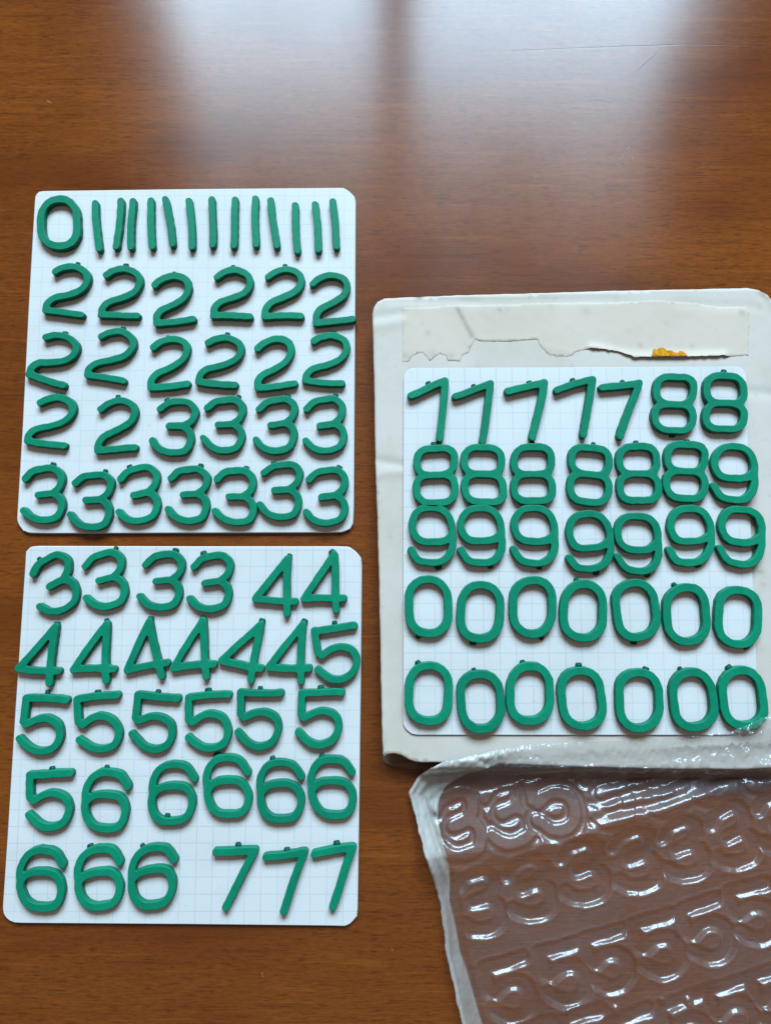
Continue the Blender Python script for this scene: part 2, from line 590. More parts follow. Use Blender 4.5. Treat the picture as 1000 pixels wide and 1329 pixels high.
def digit_mesh(kind, seed):
    f, lo, hi = digit_sdf(kind, seed, HW + (0.12 if kind == '0' else 0.0))
    loops = []
    for lp in contour(f, lo, hi, 0.22):
        p = resample(lp, 0.26)
        p = (np.roll(p, 1, 0) + np.roll(p, -1, 0) + 2 * p) / 4
        loops.append(p)
    loops.sort(key=lambda p: -abs(poly_area(p)))
    prof = [(0.0, 0.0), (0.01, 1.0), (0.02, 1.80), (0.07, 2.00), (0.17, 2.10), (0.30, THICK)]
    me = bpy.data.meshes.new('plastic_digit')
    verts, faces, smooth = [], [], []
    tops = []
    rs = random.Random(seed)
    for li, p in enumerate(loops):
        if (poly_area(p) < 0) == (li == 0):
            p = p[::-1]
        g = grad(f, p)
        n = len(p)
        base = len(verts)
        for off, z in prof:
            for q, gg in zip(p, g):
                verts.append(((q[0] - gg[0] * off) * MM, (q[1] - gg[1] * off) * MM, z * MM))
        for r in range(len(prof) - 1):
            for i in range(n):
                j = (i + 1) % n
                faces.append((base + r * n + i, base + r * n + j, base + (r + 1) * n + j, base + (r + 1) * n + i))
                smooth.append(True)
        tops.append((base + (len(prof) - 1) * n, n))
    plist = [[Vector((verts[b + i][0] / MM, verts[b + i][1] / MM, 0)) for i in range(n)] for b, n in tops]
    idx = [b + i for b, n in tops for i in range(n)]
    for t in tessellate_polygon(plist):
        a, b, c = (idx[k] for k in t)
        pa, pb, pc = verts[a], verts[b], verts[c]
        if (pb[0] - pa[0]) * (pc[1] - pa[1]) - (pb[1] - pa[1]) * (pc[0] - pa[0]) < 0:
            b, c = c, b
        faces.append((a, b, c))
        smooth.append(False)
    me.from_pydata(verts, [], faces)
    me.polygons.foreach_set('use_smooth', smooth)
    me.update()
    return me, f


def nub_mesh(seed):
    """a stub of the moulding runner: a small rounded irregular block, x outwards"""
    rs = random.Random(seed)
    bm = bmesh.new()
    bmesh.ops.create_cube(bm, size=1.0)
    ln, wd, ht = rs.uniform(1.25, 1.75), rs.uniform(1.5, 2.4), rs.uniform(0.9, 1.3)
    for v in bm.verts:
        k = 0.78 if v.co.x > 0 else 1.0
        v.co = Vector(((v.co.x + 0.5) * ln, v.co.y * wd * k + rs.uniform(-.12, .12), (v.co.z + 0.5) * ht * k)) * MM
    bmesh.ops.bevel(bm, geom=list(bm.edges), offset=0.18 * MM, segments=2, affect='EDGES')
    me = bpy.data.meshes.new('sprue_nub')
    bm.to_mesh(me)
    bm.free()
    for p in me.polygons:
        p.use_smooth = True
    return me


# ------------------------------------------------------------------ the setting
WOOD = wood_material()
bm = bmesh.new()
bmesh.ops.create_cube(bm, size=1.0)
for v in bm.verts:
    v.co = Vector((v.co.x * 1.5, v.co.y * 0.9 + 0.05, (v.co.z - 0.5) * 0.03))
bmesh.ops.bevel(bm, geom=list(bm.edges), offset=0.004, segments=2, affect='EDGES')
me = bpy.data.meshes.new('tabletop')
bm.to_mesh(me)
bm.free()
tag(link('tabletop', me, WOOD), 'brown varnished wooden tabletop with fine horizontal grain', kind='structure')

# ------------------------------------------------------------------ box, cards
BOX_T = 7.4
CARD_T = 1.25
SHEET_T = 0.35

PLASTIC = plastic_material()
NUB = plastic_material('broken_plastic_stub', 0.22)
WHITE_BOARD = paper_material('white_board', (0.815, 0.715, 0.62), (0.66, 0.54, 0.41), 0.60, 0.18)
TORN = paper_material('torn_paper', (0.83, 0.685, 0.555), (0.62, 0.49, 0.37), 0.40, 0.20)
KRAFT = kraft_material()
YELLOW = yellow_material()


def ang_of(p, q):
    return math.atan2(q[1] - p[1], q[0] - p[0])


card_a = ats([(45, 262), (46, 253), (51, 248), (60, 247.5), (250, 245), (430, 243.5), (446, 243.5), (453, 248), (460, 255),
              (461.5, 262), (460.5, 450), (459, 660), (458, 680), (454, 687), (444, 691), (430, 691.5), (240, 692), (60, 692.5),
              (38, 692), (30, 689), (24, 681), (22, 674), (29, 560), (37, 400)], CARD_T)
card_b = ats([(33, 728), (33.5, 716), (40, 709.5), (50, 708.5), (250, 709), (440, 709), (453, 709.5), (462, 716), (468.5, 724),
              (469.5, 735), (468, 900), (466, 1050), (464, 1180), (463, 1190), (455, 1199), (448, 1202.5), (430, 1202), (240, 1200),
              (30, 1198.5), (18, 1198), (10, 1194), (4.5, 1187), (3.5, 1178), (10, 1080), (20, 920)], CARD_T)
ca = plate('grid_card', card_a, 0.0, CARD_T, grid_paper_material('grid_paper_faint', 0.30, 0.0011, 0.0006, 0.0), edge=0.25, step=6)
tag(ca, 'white grid card at upper left holding green 0, 1s, 2s and 3s', 'card')
cb = plate('grid_card', card_b, 0.0, CARD_T, grid_paper_material('grid_paper', 0.44, 0.0004, 0.0045, 0.0), edge=0.25, step=6)
tag(cb, 'white grid card at lower left holding green 3s, 4s, 5s, 6s and 7s', 'card')

# cardboard sleeve under the third card
top_px = [(483, 408), (484.5, 399), (490, 391), (499, 387), (520, 385.8), (560, 384.5), (590, 383), (700, 380), (800, 377),
          (900, 375), (970, 373.5), (985, 376), (996, 382), (1003, 392), (1005, 405), (1010, 600), (1017, 850), (1022, 996),
          (960, 999), (850, 998), (740, 995), (640, 991), (557, 990), (540, 989), (531, 986.5), (519, 980), (510, 978),
          (503, 979), (497.5, 982), (496, 960), (494, 880), (492, 760), (490, 690), (488.5, 640), (487, 600), (485.5, 500)]
bot_px = [(492, 450), (495, 420), (520, 398), (985, 394), (996, 420), (1018, 992), (1010, 1001), (850, 1003), (600, 1001),
          (540, 998.5), (510, 995), (500, 992), (496.5, 986), (495.5, 960)]
top_o = ats(top_px, BOX_T)
sleeve = bpy.data.objects.new('cardboard_sleeve', None)
sleeve.empty_display_size = 0.02
COL.objects.link(sleeve)
so = (np.mean([p[0] for p in top_o]), np.mean([p[1] for p in top_o]))
sleeve.location = (so[0] * MM, so[1] * MM, 0)
tag(sleeve, 'worn white cardboard sleeve with torn paper strip, under the right card', 'cardboard sleeve')


def line_d(x, y, a, b):
    a, b, p = np.array(a), np.array(b), np.array((x, y))
    t = np.clip((p - a) @ (b - a) / ((b - a) @ (b - a)), 0, 1)
    return float(np.hypot(*(p - a - t * (b - a))))


creases = [(at(487, 597, BOX_T), at(522, 604, BOX_T), 1.3, -0.32), (at(488, 616, BOX_T), at(522, 611, BOX_T), 1.5, 0.30),
           (at(484, 412, BOX_T), at(520, 406, BOX_T), 1.4, -0.30), (at(485, 423, BOX_T), at(522, 417, BOX_T), 1.5, 0.22),
           (at(505, 390, BOX_T), at(620, 391, BOX_T), 1.2, -0.22), (at(985, 378, BOX_T), at(1003, 410, BOX_T), 1.5, -0.35),
           (at(880, 394, BOX_T), at(985, 399, BOX_T), 1.5, -0.2), (at(965, 508, BOX_T), at(1008, 512, BOX_T), 1.6, -0.3),
           (at(600, 392, BOX_T), at(800, 389, BOX_T), 1.1, -0.18), (at(980, 770, BOX_T), at(1008, 640, BOX_T), 1.6, 0.25)]


def box_dz(x, y):
    z = 0.0
    for a, b, w, h in creases:
        d = line_d(x, y, a, b)
        if d < 3 * w:
            z += h * math.exp(-(d / w) ** 2)
    return z


def box_local(o):
    o.parent = sleeve
    o.location = (o.location.x - sleeve.location.x, o.location.y - sleeve.location.y, o.location.z)
    return o


def box_stain(x, y):
    s = 0.0
    for (px, py, r, k) in ((544, 386, 1.0, 0.9), (990, 380, 1.6, 0.75), (998, 386, 1.2, 0.6), (488, 640, 0.7, 0.8), (489, 672, 0.5, 0.7),
                           (504, 980, 1.0, 0.6), (520, 983, 1.0, 0.6), (535, 989, 0.8, 0.5), (985, 742, 1.3, 0.45), (990, 760, 1.0, 0.4)):
        a = at(px, py, BOX_T)
        s = max(s, k * math.exp(-((x - a[0]) ** 2 + ((y - a[1]) * 1.6) ** 2) / (r * r)))
    return s


box_local(plate('top_panel', top_o, BOX_T - 0.8, 0.8, WHITE_BOARD, dz=box_dz, step=1.0, edge=0.3, estep=0.8, ragged=0.10, stain=box_stain))
box_local(plate('bottom_panel', ats(bot_px, 0.8), 0.0, 0.8, KRAFT, step=10, edge=0.2, ragged=0.15))
# side walls, between the panels and set a little inside their edges
wall_px = [(500, 960), (497, 760), (492, 600), (489, 500), (488, 412), (493, 398), (505, 392), (700, 386), (900, 381), (980, 381),
           (996, 393), (1000, 410), (1012, 850), (1015, 970)]
wall = ats(wall_px, BOX_T)
wi = ats([(x + (6 if x < 700 else -6), y + (6 if y < 398 else 0)) for x, y in wall_px], BOX_T)
bm = bmesh.new()
rows = [[bm.verts.new((x * MM - sleeve.location.x, y * MM - sleeve.location.y, z * MM)) for x, y in L]
        for L, z in ((wall, 0.803), (wall, BOX_T - 0.83), (wi, BOX_T - 0.83), (wi, 0.803))]
for i in range(len(wall) - 1):
    for r in range(4):
        a, b = rows[r], rows[(r + 1) % 4]
        bm.faces.new((a[i], a[i + 1], b[i + 1], b[i]))
for i in (0, -1):
    bm.faces.new([r[i] for r in rows])
bmesh.ops.recalc_face_normals(bm, faces=bm.faces)
me = bpy.data.meshes.new('side_wall')
bm.to_mesh(me)
bm.free()
link('side_wall', me, KRAFT, sleeve)

torn_px = [(521, 400), (545, 399), (575, 397), (592, 395), (620, 396), (700, 393.5), (800, 392), (850, 390), (900, 393), (930, 398),
           (968, 398), (972, 405), (971, 430), (970, 461), (950, 462), (930, 462.4), (905, 463), (880, 464), (850, 464),
           (821, 464.5), (816, 461), (809, 459), (802, 456.5), (790, 455.5), (780, 453), (765, 452), (752, 456), (745, 457), (741, 462),
           (725, 462.6), (713, 461), (706, 455), (699, 447), (697, 440), (680, 441), (664, 443), (650, 443), (634, 443), (622, 441.5),
           (616, 440.5), (612, 447), (608, 457), (600, 462), (597, 468), (580, 468), (578, 462), (571, 459), (563, 464), (558, 468),
           (553, 463), (548, 457), (540, 459), (533, 464), (530, 469), (522, 469)]
zt = BOX_T + 0.02


def torn_dz(x, y):
    z = box_dz(x, y)
    d = min(line_d(x, y, at(768, 453, zt), at(822, 464, zt)), line_d(x, y, at(822, 464, zt), at(880, 464, zt)),
            line_d(x, y, at(880, 464, zt), at(938, 462.4, zt)))
    z += 0.95 * max(0, 1 - d / 3.2) ** 2
    for a, b in (((622, 441.5), (697, 440)), ((699, 447), (745, 458)), ((530, 469), (600, 468)), ((940, 462.4), (970, 461))):
        z += 0.08 * max(0, 1 - line_d(x, y, at(*a, zt), at(*b, zt)) / 1.8) ** 2
    return z + 0.015 * math.sin(x * 0.9 + 1.7 * math.sin(y * 0.37)) * math.sin(y * 0.8 + 2.1 * math.sin(x * 0.23))


TORN_W = ats(torn_px[23:], zt)


def torn_stain(x, y):
    d = line_d(x, y, at(594, 402, zt), at(612, 436, zt))
    s = 0.62 * math.exp(-(d / 0.75) ** 2)
    lb = TORN_W
    e = min(line_d(x, y, lb[i], lb[i + 1]) for i in range(len(lb) - 1))
    s = max(s, 0.55 * math.exp(-(e / 0.35) ** 2) * max(0.0, math.sin(x * 1.9 + 2.0 * math.sin(x * 0.7))))
    for (px, py, r, k) in ((555, 432, .8, .35), (548, 420, .7, .25), (648, 402, .6, .5), (714, 397, .5, .5), (760, 404, 1.5, .25),
                           (526, 462, 1.2, .35), (562, 460, 1.4, .3), (585, 463, 1.4, .3), (962, 406, .9, .5), (830, 448, .8, .4), (897, 449, .6, .4)):
        a = at(px, py, zt)
        s = max(s, k * math.exp(-((x - a[0]) ** 2 + (y - a[1]) ** 2) / (r * r)))
    return s


box_local(plate('torn_paper', ats(torn_px, zt), zt, 0.04, TORN, dz=torn_dz, step=0.8, edge=0.03, estep=0.40, ragged=0.28,
                stain=torn_stain))['label'] = 'greyish torn paper layer along the sleeve top'
yel_px = [(844, 463), (846, 456), (848, 453), (851, 454.5), (854, 452), (858, 451), (862, 453), (865, 455.5), (869, 454.5), (873, 457.5), (877, 458.5),
          (881, 455.5), (885, 456), (888, 459), (890, 463), (868, 463.6)]


def yel_dz(x, y):
    return torn_dz(x, y) + 0.18


box_local(plate('glue_residue', ats(yel_px, zt), zt + 0.02, 0.14, YELLOW, dz=yel_dz, step=0.6, edge=0.05, estep=0.3, ragged=0.2))

CARD_C_Z = BOX_T + 0.25
zc = CARD_C_Z + SHEET_T
card_c = ats([(523.5, 492), (524, 486), (528, 480), (534, 477.5), (700, 477), (850, 476), (955, 475.5), (963, 478), (967, 485), (968, 492),
              (972, 640), (976, 750), (982, 880), (984, 940), (980, 950), (972, 953.5), (900, 954), (700, 954), (540, 953.8), (533, 952),
              (527, 947), (523, 941), (523, 800), (523, 640)], zc)
cc = plate('grid_card', card_c, CARD_C_Z, SHEET_T, grid_paper_material('grid_sheet', 0.44, 0.0022, 0.0013, 0.0), edge=0.10, step=6)
tag(cc, 'white grid card lying on the cardboard sleeve, holding green 7s, 8s, 9s and 0s', 'card')

# ------------------------------------------------------------------ the digits
def zoomer(x0, y0, k):
    return lambda x, y: (x0 + x / k, y0 + y / k)


A_ = zoomer(0, 230, 4.0); B_ = zoomer(230, 230, 4.0); C_ = zoomer(0, 420, 4.0); D_ = zoomer(230, 420, 4.0)
E_ = zoomer(0, 690, 4.0); F_ = zoomer(230, 690, 4.0); G_ = zoomer(0, 950, 4.0); H_ = zoomer(230, 950, 4.0)
kq = 1000 / 270.0
I_ = zoomer(470, 360, kq); J_ = zoomer(730, 360, kq); K_ = zoomer(470, 560, kq); L_ = zoomer(730, 560, kq)
M_ = zoomer(470, 730, kq); N_ = zoomer(730, 730, kq)
P_ = lambda x, y: (x, y)

REF = {'1': [(0, 7.6), (0, -7.6)], '2': [(0, 0), (11.4, 0.1)], '3': [(1.3, 13.5), (0, 3.7)], '4': [(0.1, 17.8), (0, 0)],
       '5': [(0, 0), (12.0, 0)], '7': [(-11.4, 0), (0, 0), (-8.4, -15.6)]}


def d2(kind, z, *pts, nub=None):
    """digit by reference points: (zoom, x, y) ..."""
    return (kind, [z(*p) for p in pts], None, nub)


def dc(kind, z, x, y, rot, nub=None):
    """digit by the centre of its outline and its lean (degrees, anticlockwise)"""
    return (kind, [z(x, y)], rot, nub)


UL = [
    [dc('0', A_, 315, 245, 0)] +
    [d2('1', P_, a, b) for a, b in (((124.5, 261), (129.3, 326)), ((158.3, 258.7), (152.3, 325.5)), ((173, 259.5), (170.8, 327)),
                                    ((195.8, 257.5), (198.8, 324.5)), ((215.5, 256.2), (225.5, 323)), ((245.5, 257), (250.8, 325.5)),
                                    ((276.5, 256.2), (276, 324.5)), ((307, 257), (302.8, 325)), ((332.5, 256.2), (331.8, 322.5)),
                                    ((352, 258.8), (359, 324.5)), ((382.5, 263.8), (386.8, 330.5)), ((408.5, 262.5), (414.5, 330.5)),
                                    ((430.8, 258), (438, 326.2)))],
    [d2('2', A_, (247, 700), (428, 715), nub=A_(403, 458)), d2('2', A_, (535, 722), (715, 720), nub=A_(655, 472)),
     d2('2', P_, (204.5, 422), (250, 415.5), nub=A_(905, 493)), d2('2', B_, (190, 727), (375, 727), nub=B_(290, 468)),
     d2('2', B_, (455, 723), (637, 725), nub=B_(560, 458)), d2('2', B_, (718, 766), (908, 736))],
    [d2('2', C_, (155, 268), (338, 320), nub=C_(340, 45)), d2('2', C_, (462, 268), (645, 303), nub=C_(640, 30)),
     d2('2', P_, (197.5, 503), (243.8, 499.5), nub=C_(872, 70)), d2('2', D_, (118, 305), (302, 322), nub=D_(262, 50)),
     d2('2', D_, (415, 338), (612, 318)), d2('2', D_, (667, 300), (860, 313), nub=D_(812, 45))],
    [d2('2', C_, (150, 612), (342, 640), nub=C_(305, 360)), d2('2', C_, (508, 655), (703, 648), nub=C_(612, 375)),
     d2('3', P_, (207.5, 533.8), (200, 570), nub=C_(870, 392)), d2('3', D_, (163, 435), (138, 600), nub=D_(318, 372)),
     d2('3', D_, (423, 450), (413, 600), nub=D_(572, 382)), d2('3', D_, (675, 438), (665, 615), nub=D_(820, 372))],
    [d2('3', C_, (135, 808), (130, 978), nub=C_(275, 745)), d2('3', C_, (393, 830), (375, 1000), nub=C_(548, 765)),
     d2('3', C_, (628, 812), (622, 970), nub=C_(675, 745)), d2('3', C_, (888, 808), (878, 970), nub=D_(122, 740)),
     d2('3', D_, (213, 812), (197, 980), nub=D_(362, 742)), d2('3', D_, (455, 775), (432, 940), nub=D_(502, 712)),
     d2('3', D_, (687, 805), (667, 980), nub=D_(840, 748))],
]
LL = [
    [d2('3', E_, (175, 225), (212, 378), nub=E_(210, 150)), d2('3', E_, (450, 180), (452, 338), nub=E_(598, 98)),
     d2('3', E_, (757, 172), (735, 330), nub=E_(910, 105)), d2('3', F_, (88, 175), (72, 348), nub=F_(138, 118)),
     d2('4', F_, (577, 130), (567, 425), nub=F_(577, 112)), d2('4', F_, (812, 112), (828, 405), nub=F_(810, 95))],
    [d2('4', E_, (290, 490), (263, 785), nub=E_(290, 472)), d2('4', E_, (555, 480), (555, 770), nub=E_(552, 460)),
     d2('4', E_, (780, 462), (838, 750), nub=E_(778, 442)), d2('4', F_, (132, 455), (157, 755), nub=F_(130, 438)),
     d2('4', F_, (433, 470), (387, 765), nub=F_(437, 452)), d2('4', F_, (650, 475), (643, 770), nub=F_(650, 458)),
     d2('5', F_, (715, 510), (918, 490), nub=F_(815, 468))],
    [d2('5', E_, (140, 862), (345, 875), nub=E_(250, 835)), d2('5', E_, (405, 872), (615, 848), nub=E_(510, 832)),
     d2('5', E_, (715, 848), (925, 860), nub=E_(825, 825)), d2('5', F_, (62, 857), (268, 845), nub=F_(162, 825)),
     d2('5', F_, (330, 833), (535, 835), nub=F_(432, 805)), d2('5', F_, (645, 830), (848, 833), nub=F_(745, 805))],
    [d2('5', G_, (165, 215), (375, 213), nub=G_(272, 187)), dc('6', G_, 558, 353, -1, nub=G_(556, 185)),
     dc('6', P_, 224.5, 1029, -3, nub=G_(872, 432)), dc('6', H_, 265, 284, 2, nub=H_(205, 118)),
     dc('6', H_, 538, 305, 0, nub=H_(495, 138)), dc('6', H_, 808, 284, 3, nub=H_(748, 117))],
    [dc('6', G_, 224, 760, -1), dc('6', G_, 522, 754, 0, nub=G_(466, 578)), dc('6', G_, 798, 745, 1, nub=G_(740, 576)),
     d2('7', H_, (205, 618), (405, 622), (253, 900), nub=H_(318, 582)), d2('7', H_, (460, 640), (663, 625), (555, 918), nub=H_(568, 600)),
     d2('7', H_, (712, 618), (912, 612), (812, 905), nub=H_(828, 578))],
]
RR = [
    [d2('7', I_, (228, 565), (400, 505), (373, 770), nub=I_(315, 508)), d2('7', I_, (445, 565), (615, 520), (577, 783), nub=I_(532, 517)),
     d2('7', I_, (695, 553), (870, 507), (818, 772), nub=I_(797, 495)),
     d2('7', P_, (719.7, 507.1), (767.8, 493.6), (757, 563.8), nub=J_(45, 492)),
     d2('7', J_, (180, 535), (360, 510), (275, 765), nub=J_(282, 490)),
     dc('8', J_, 533, 608, -1, nub=J_(525, 757)), dc('8', J_, 772, 608, 0, nub=J_(772, 465))],
    [dc('8', K_, 353, 209, 1.5, nub=K_(345, 70)), dc('8', K_, 582, 209, 2.5), dc('8', K_, 819, 209, 1, nub=K_(815, 65)),
     dc('8', L_, 126, 206, -4, nub=L_(145, 65)), dc('8', L_, 360, 206, 0, nub=L_(350, 62)), dc('8', L_, 588, 190, 0, nub=L_(595, 45)),
     dc('9', L_, 819, 203, 0)],
    [dc('9', K_, 331, 503, -2, nub=K_(365, 655)), dc('9', K_, 569, 502, 0, nub=K_(615, 650)), dc('9', K_, 823, 503, -2, nub=K_(850, 650)),
     dc('9', L_, 122, 533, 4, nub=L_(160, 680)), dc('9', L_, 357, 536, 1, nub=L_(400, 675)), dc('9', L_, 604, 503, 1, nub=L_(650, 652)),
     dc('9', L_, 852, 503, 0, nub=None)],
    [dc('0', M_, 317, 212, -2, nub=M_(270, 352)), dc('0', M_, 566, 238, 0, nub=M_(530, 385)), dc('0', M_, 816, 211, 3, nub=M_(860, 360)),
     dc('0', P_, 756.2, 794, 1, nub=N_(65, 88)), dc('0', N_, 346, 229, 5, nub=N_(340, 378)), dc('0', N_, 592, 252, 2, nub=N_(533, 105)),
     dc('0', N_, 836, 260, 1, nub=N_(880, 408))],
    [dc('0', M_, 320, 630, 1, nub=M_(265, 480)), dc('0', M_, 566, 662, 1, nub=M_(535, 512)), dc('0', M_, 804, 633, 3, nub=M_(770, 482)),
     dc('0', P_, 753.9, 905.8, 10, nub=N_(75, 498)), dc('0', N_, 361, 658, 0, nub=N_(397, 502)), dc('0', N_, 621, 662, 4, nub=N_(565, 520)),
     dc('0', N_, 861, 655, 4, nub=N_(805, 517))],
]

ORD = ['first', 'second', 'third', 'fourth', 'fifth', 'sixth', 'seventh', 'eighth', 'ninth', 'tenth', 'eleventh', 'twelfth', 'thirteenth']
ROWS = ['top', 'second', 'third', 'fourth', 'bottom']
WORDS = ['zero', 'one', 'two', 'three', 'four', 'five', 'six', 'seven', 'eight', 'nine']
seed = 100


def place_digit(entry, zbase):
    global seed
    kind, pts, rot, nub = entry
    seed += 1
    me, f = digit_mesh(kind, seed)
    zz = zbase + 1.1
    W = np.array([at(x, y, zz) for x, y in pts])
    if rot is None:
        R = np.array(REF[kind]) * K
        rc, wc = R.mean(0), W.mean(0)
        r0, w0 = R - rc, W - wc
        ang = math.atan2(float(np.sum(r0[:, 0] * w0[:, 1] - r0[:, 1] * w0[:, 0])), float(np.sum(r0 * w0)))
        ca_, sa_ = math.cos(ang), math.sin(ang)
        org = wc - np.array([ca_ * rc[0] - sa_ * rc[1], sa_ * rc[0] + ca_ * rc[1]])
    else:
        x, y = pts[0]
        a = math.radians(rot)
        p1 = np.array(at(x - 30 * math.sin(a), y - 30 * math.cos(a), zz))
        p0 = np.array(at(x + 30 * math.sin(a), y + 30 * math.cos(a), zz))
        ang = math.atan2(p1[1] - p0[1], p1[0] - p0[0]) - math.pi / 2
        org = W[0]
    o = link('plastic_digit', me, PLASTIC)
    o.location = (org[0] * MM, org[1] * MM, (zbase + 0.004 + (seed % 7) * 0.012) * MM)
    o.rotation_euler = (0, 0, ang)
    if nub is not None:
        n = np.array(at(nub[0], nub[1], zbase + 0.6)) - org
        ca_, sa_ = math.cos(-ang), math.sin(-ang)
        L = np.array([[ca_ * n[0] - sa_ * n[1], sa_ * n[0] + ca_ * n[1]]])
        for _ in range(6):
            g = grad(f, L)
            L = L - g * (f(L)[:, None] + (0.95 if kind == '4' else 0.55))
        g = grad(f, L)[0]
        nb = link('sprue_nub', nub_mesh(seed), NUB, o)
        nb.location = (L[0][0] * MM, L[0][1] * MM, 0.02 * MM)
        nb.rotation_euler = (0, 0, math.atan2(g[1], g[0]))
    return o, math.degrees(ang)


def lean(a):
    if abs(a) < 3.5:
        return 'upright'
    return 'left-leaning' if a > 0 else 'right-leaning'


for card, rows, zb in (('upper left card', UL, CARD_T), ('lower left card', LL, CARD_T), ('right card', RR, zc)):
    total = {}
    for row in rows:
        for e in row:
            total[e[0]] = total.get(e[0], 0) + 1
    for ri, row in enumerate(rows):
        for i, e in enumerate(row):
            kind = e[0]
            same = [k for k, q in enumerate(row) if q[0] == kind]
            o, a = place_digit(e, zb)
            look = lean(a)
            w = WORDS[int(kind)]
            if total[kind] == 1:
                lab = f'green plastic {w}, the only {w} on the {card}'
            elif len(same) == 1:
                lab = f'green plastic {w}, the only {w} in the {ROWS[ri]} row of the {card}'
            else:
                lab = f'{look} green plastic {w}, {ORD[same.index(i)]} {w} from left in {ROWS[ri]} row of {card}'
            tag(o, lab, 'digit', f'green plastic {w}s' if kind != '6' else 'green plastic sixes')

# ------------------------------------------------------------------ the clear blister sheet
FILM = film_material()
left_px = [(530, 1027), (536, 1048), (542, 1072), (551, 1105), (561, 1135), (570, 1170), (575, 1205), (578, 1235), (584, 1258), (592, 1295),
           (600, 1332), (610, 1380), (618, 1430)]
top_px2 = [(530, 1027), (540, 1010), (552, 994), (566, 984), (590, 978), (625, 970), (660, 963), (700, 958), (760, 955), (830, 952), (880, 946),
           (920, 941), (945, 934), (965, 924), (985, 918), (1010, 912), (1060, 905), (1110, 898)]


def poly_eval(P, q):
    P = np.array(smooth_path(P, 6))
    d = np.hypot(*np.diff(P, axis=0).T)
    s = np.concatenate([[0], np.cumsum(d)])
    q = q * s[-1]
    return np.stack([np.interp(q, s, P[:, 0]), np.interp(q, s, P[:, 1])], 1), s[-1]


L0 = ats(left_px, 1.0)
T0 = ats(top_px2, 3.5)
sL, lenL = poly_eval(L0, np.array([0.0]))
sT, lenT = poly_eval(T0, np.array([0.0]))
STEP = 0.34
nS, nT = int(lenT / STEP), int(lenL / STEP)
Tc, _ = poly_eval(T0, np.linspace(0, 1, nS))
Lc, _ = poly_eval(L0, np.linspace(0, 1, nT))
corner = Lc[0]
Tc = Tc - Tc[0]
rs = np.random.RandomState(5)


def wob(n, amp, sm):
    r = rs.uniform(-1, 1, n + 40)
    k = np.ones(sm) / sm
    r = np.convolve(r, k, 'same')[20:20 + n]
    return r / (np.abs(r).max() + 1e-9) * amp


# left side of the sheet follows Lc, top follows Tc; the Tc bend fades out down the sheet
tt = np.linspace(0, 1, nT)
ss = np.linspace(0, 1, nS)
flat_dir = Tc[-1]
straight = ss[:, None] * flat_dir[None, :]
XY = np.zeros((nT, nS, 2))
for j in range(nT):
    k = math.exp(-(tt[j] * lenL / 26.0) ** 2)
    XY[j] = Lc[j] + Tc * k + straight * (1 - k)
XY[:, 0, 0] += wob(nT, 0.22, 5)
XY[0, :, 1] += wob(nS, 0.25, 5)
P = XY.reshape(-1, 2)
sd = np.tile(ss * lenT, (nT, 1)).ravel()
td = np.repeat(tt * lenL, nS)

yb = at(740, 995, BOX_T)[1]                # near edge of the sleeve
xb0 = at(497, 980, BOX_T)[0]


def sst(x, a, b):
    t = np.clip((x - a) / (b - a), 0, 1)
    return t * t * (3 - 2 * t)


rx = [at(x, 1080, 3)[0] for x in (560, 720, 850, 1000, 1120)]
ry = [at(x, y, 3)[1] for x, y in ((560, 1108), (720, 1090), (850, 1052), (1000, 1006), (1120, 990))]
yr = np.interp(P[:, 0], rx, ry)            # the film dips past the sleeve's edge, then rises to a soft ridge
val = np.minimum(yb - 4.0, yr + 16.0)
rise = np.clip((val - P[:, 1]) / np.maximum(val - yr, 1.0), 0, 1)
ridge = np.clip(0.50 * (val - yr), 0.9, 5.0)
base_z = 1.6 + ridge * (rise ** 1.3) + (1.1 - ridge) * sst(yr - P[:, 1], -1.5, 13.0)
base_z = base_z + (BOX_T + 0.7 - base_z) * sst(P[:, 1], yb - 4.5, yb + 0.5)
# over the third card and its digits the film climbs again
yc = at(740, 954, zc)[1]
base_z += 0.8 * sst(P[:, 1], yc - 3.5, yc - 0.3) + 3.0 * sst(P[:, 1], yc - 2.2, yc + 1.6)

def ramp01(x, a, b):
    t = np.clip((x - a) / (b - a), 0, 1)
    return 0.75 * t + 0.25 * t * t * (3 - 2 * t)


digits = []
ROT = math.radians(17)
for kind, lst in (('3', [(593, 1070), (657, 1054), (787, 1026), (857, 1012), (921, 1000), (985, 985)]),
                  ('5', [(718, 1040)]), ('2', [(640, 975), (700, 962), (765, 950), (832, 938), (895, 922)]),
                  ('3', [(620, 1172), (685, 1152), (754, 1131), (822, 1116), (886, 1100), (950, 1085), (1012, 1066)]),
                  ('5', [(662, 1287), (735, 1267), (792, 1250), (857, 1230), (919, 1210), (981, 1188)]),
                  ('5', [(700, 1372), (765, 1355), (828, 1356), (893, 1336), (954, 1316), (1012, 1296)])):
    A, B = [], []
    for (x, y) in lst:
        c = np.array(at(x, y, 3.0))
        allp = np.concatenate([np.array(q, float) for q in SHAPES[kind]]) * K
        mid = (allp.min(0) + allp.max(0)) / 2
        rj = ROT + rs.uniform(-0.07, 0.07)
        kj = rs.uniform(0.93, 1.02)
        R = np.array([[math.cos(rj), -math.sin(rj)], [math.sin(rj), math.cos(rj)]])
        for q in SHAPES[kind]:
            w = (np.array(q, float) * K * kj - mid) @ R.T + c
            A += list(w[:-1])
            B += list(w[1:])
    digits.append((np.array(A), np.array(B), lst[0][1] < 1080))
emb = np.zeros(len(P))
lip = np.zeros(len(P))
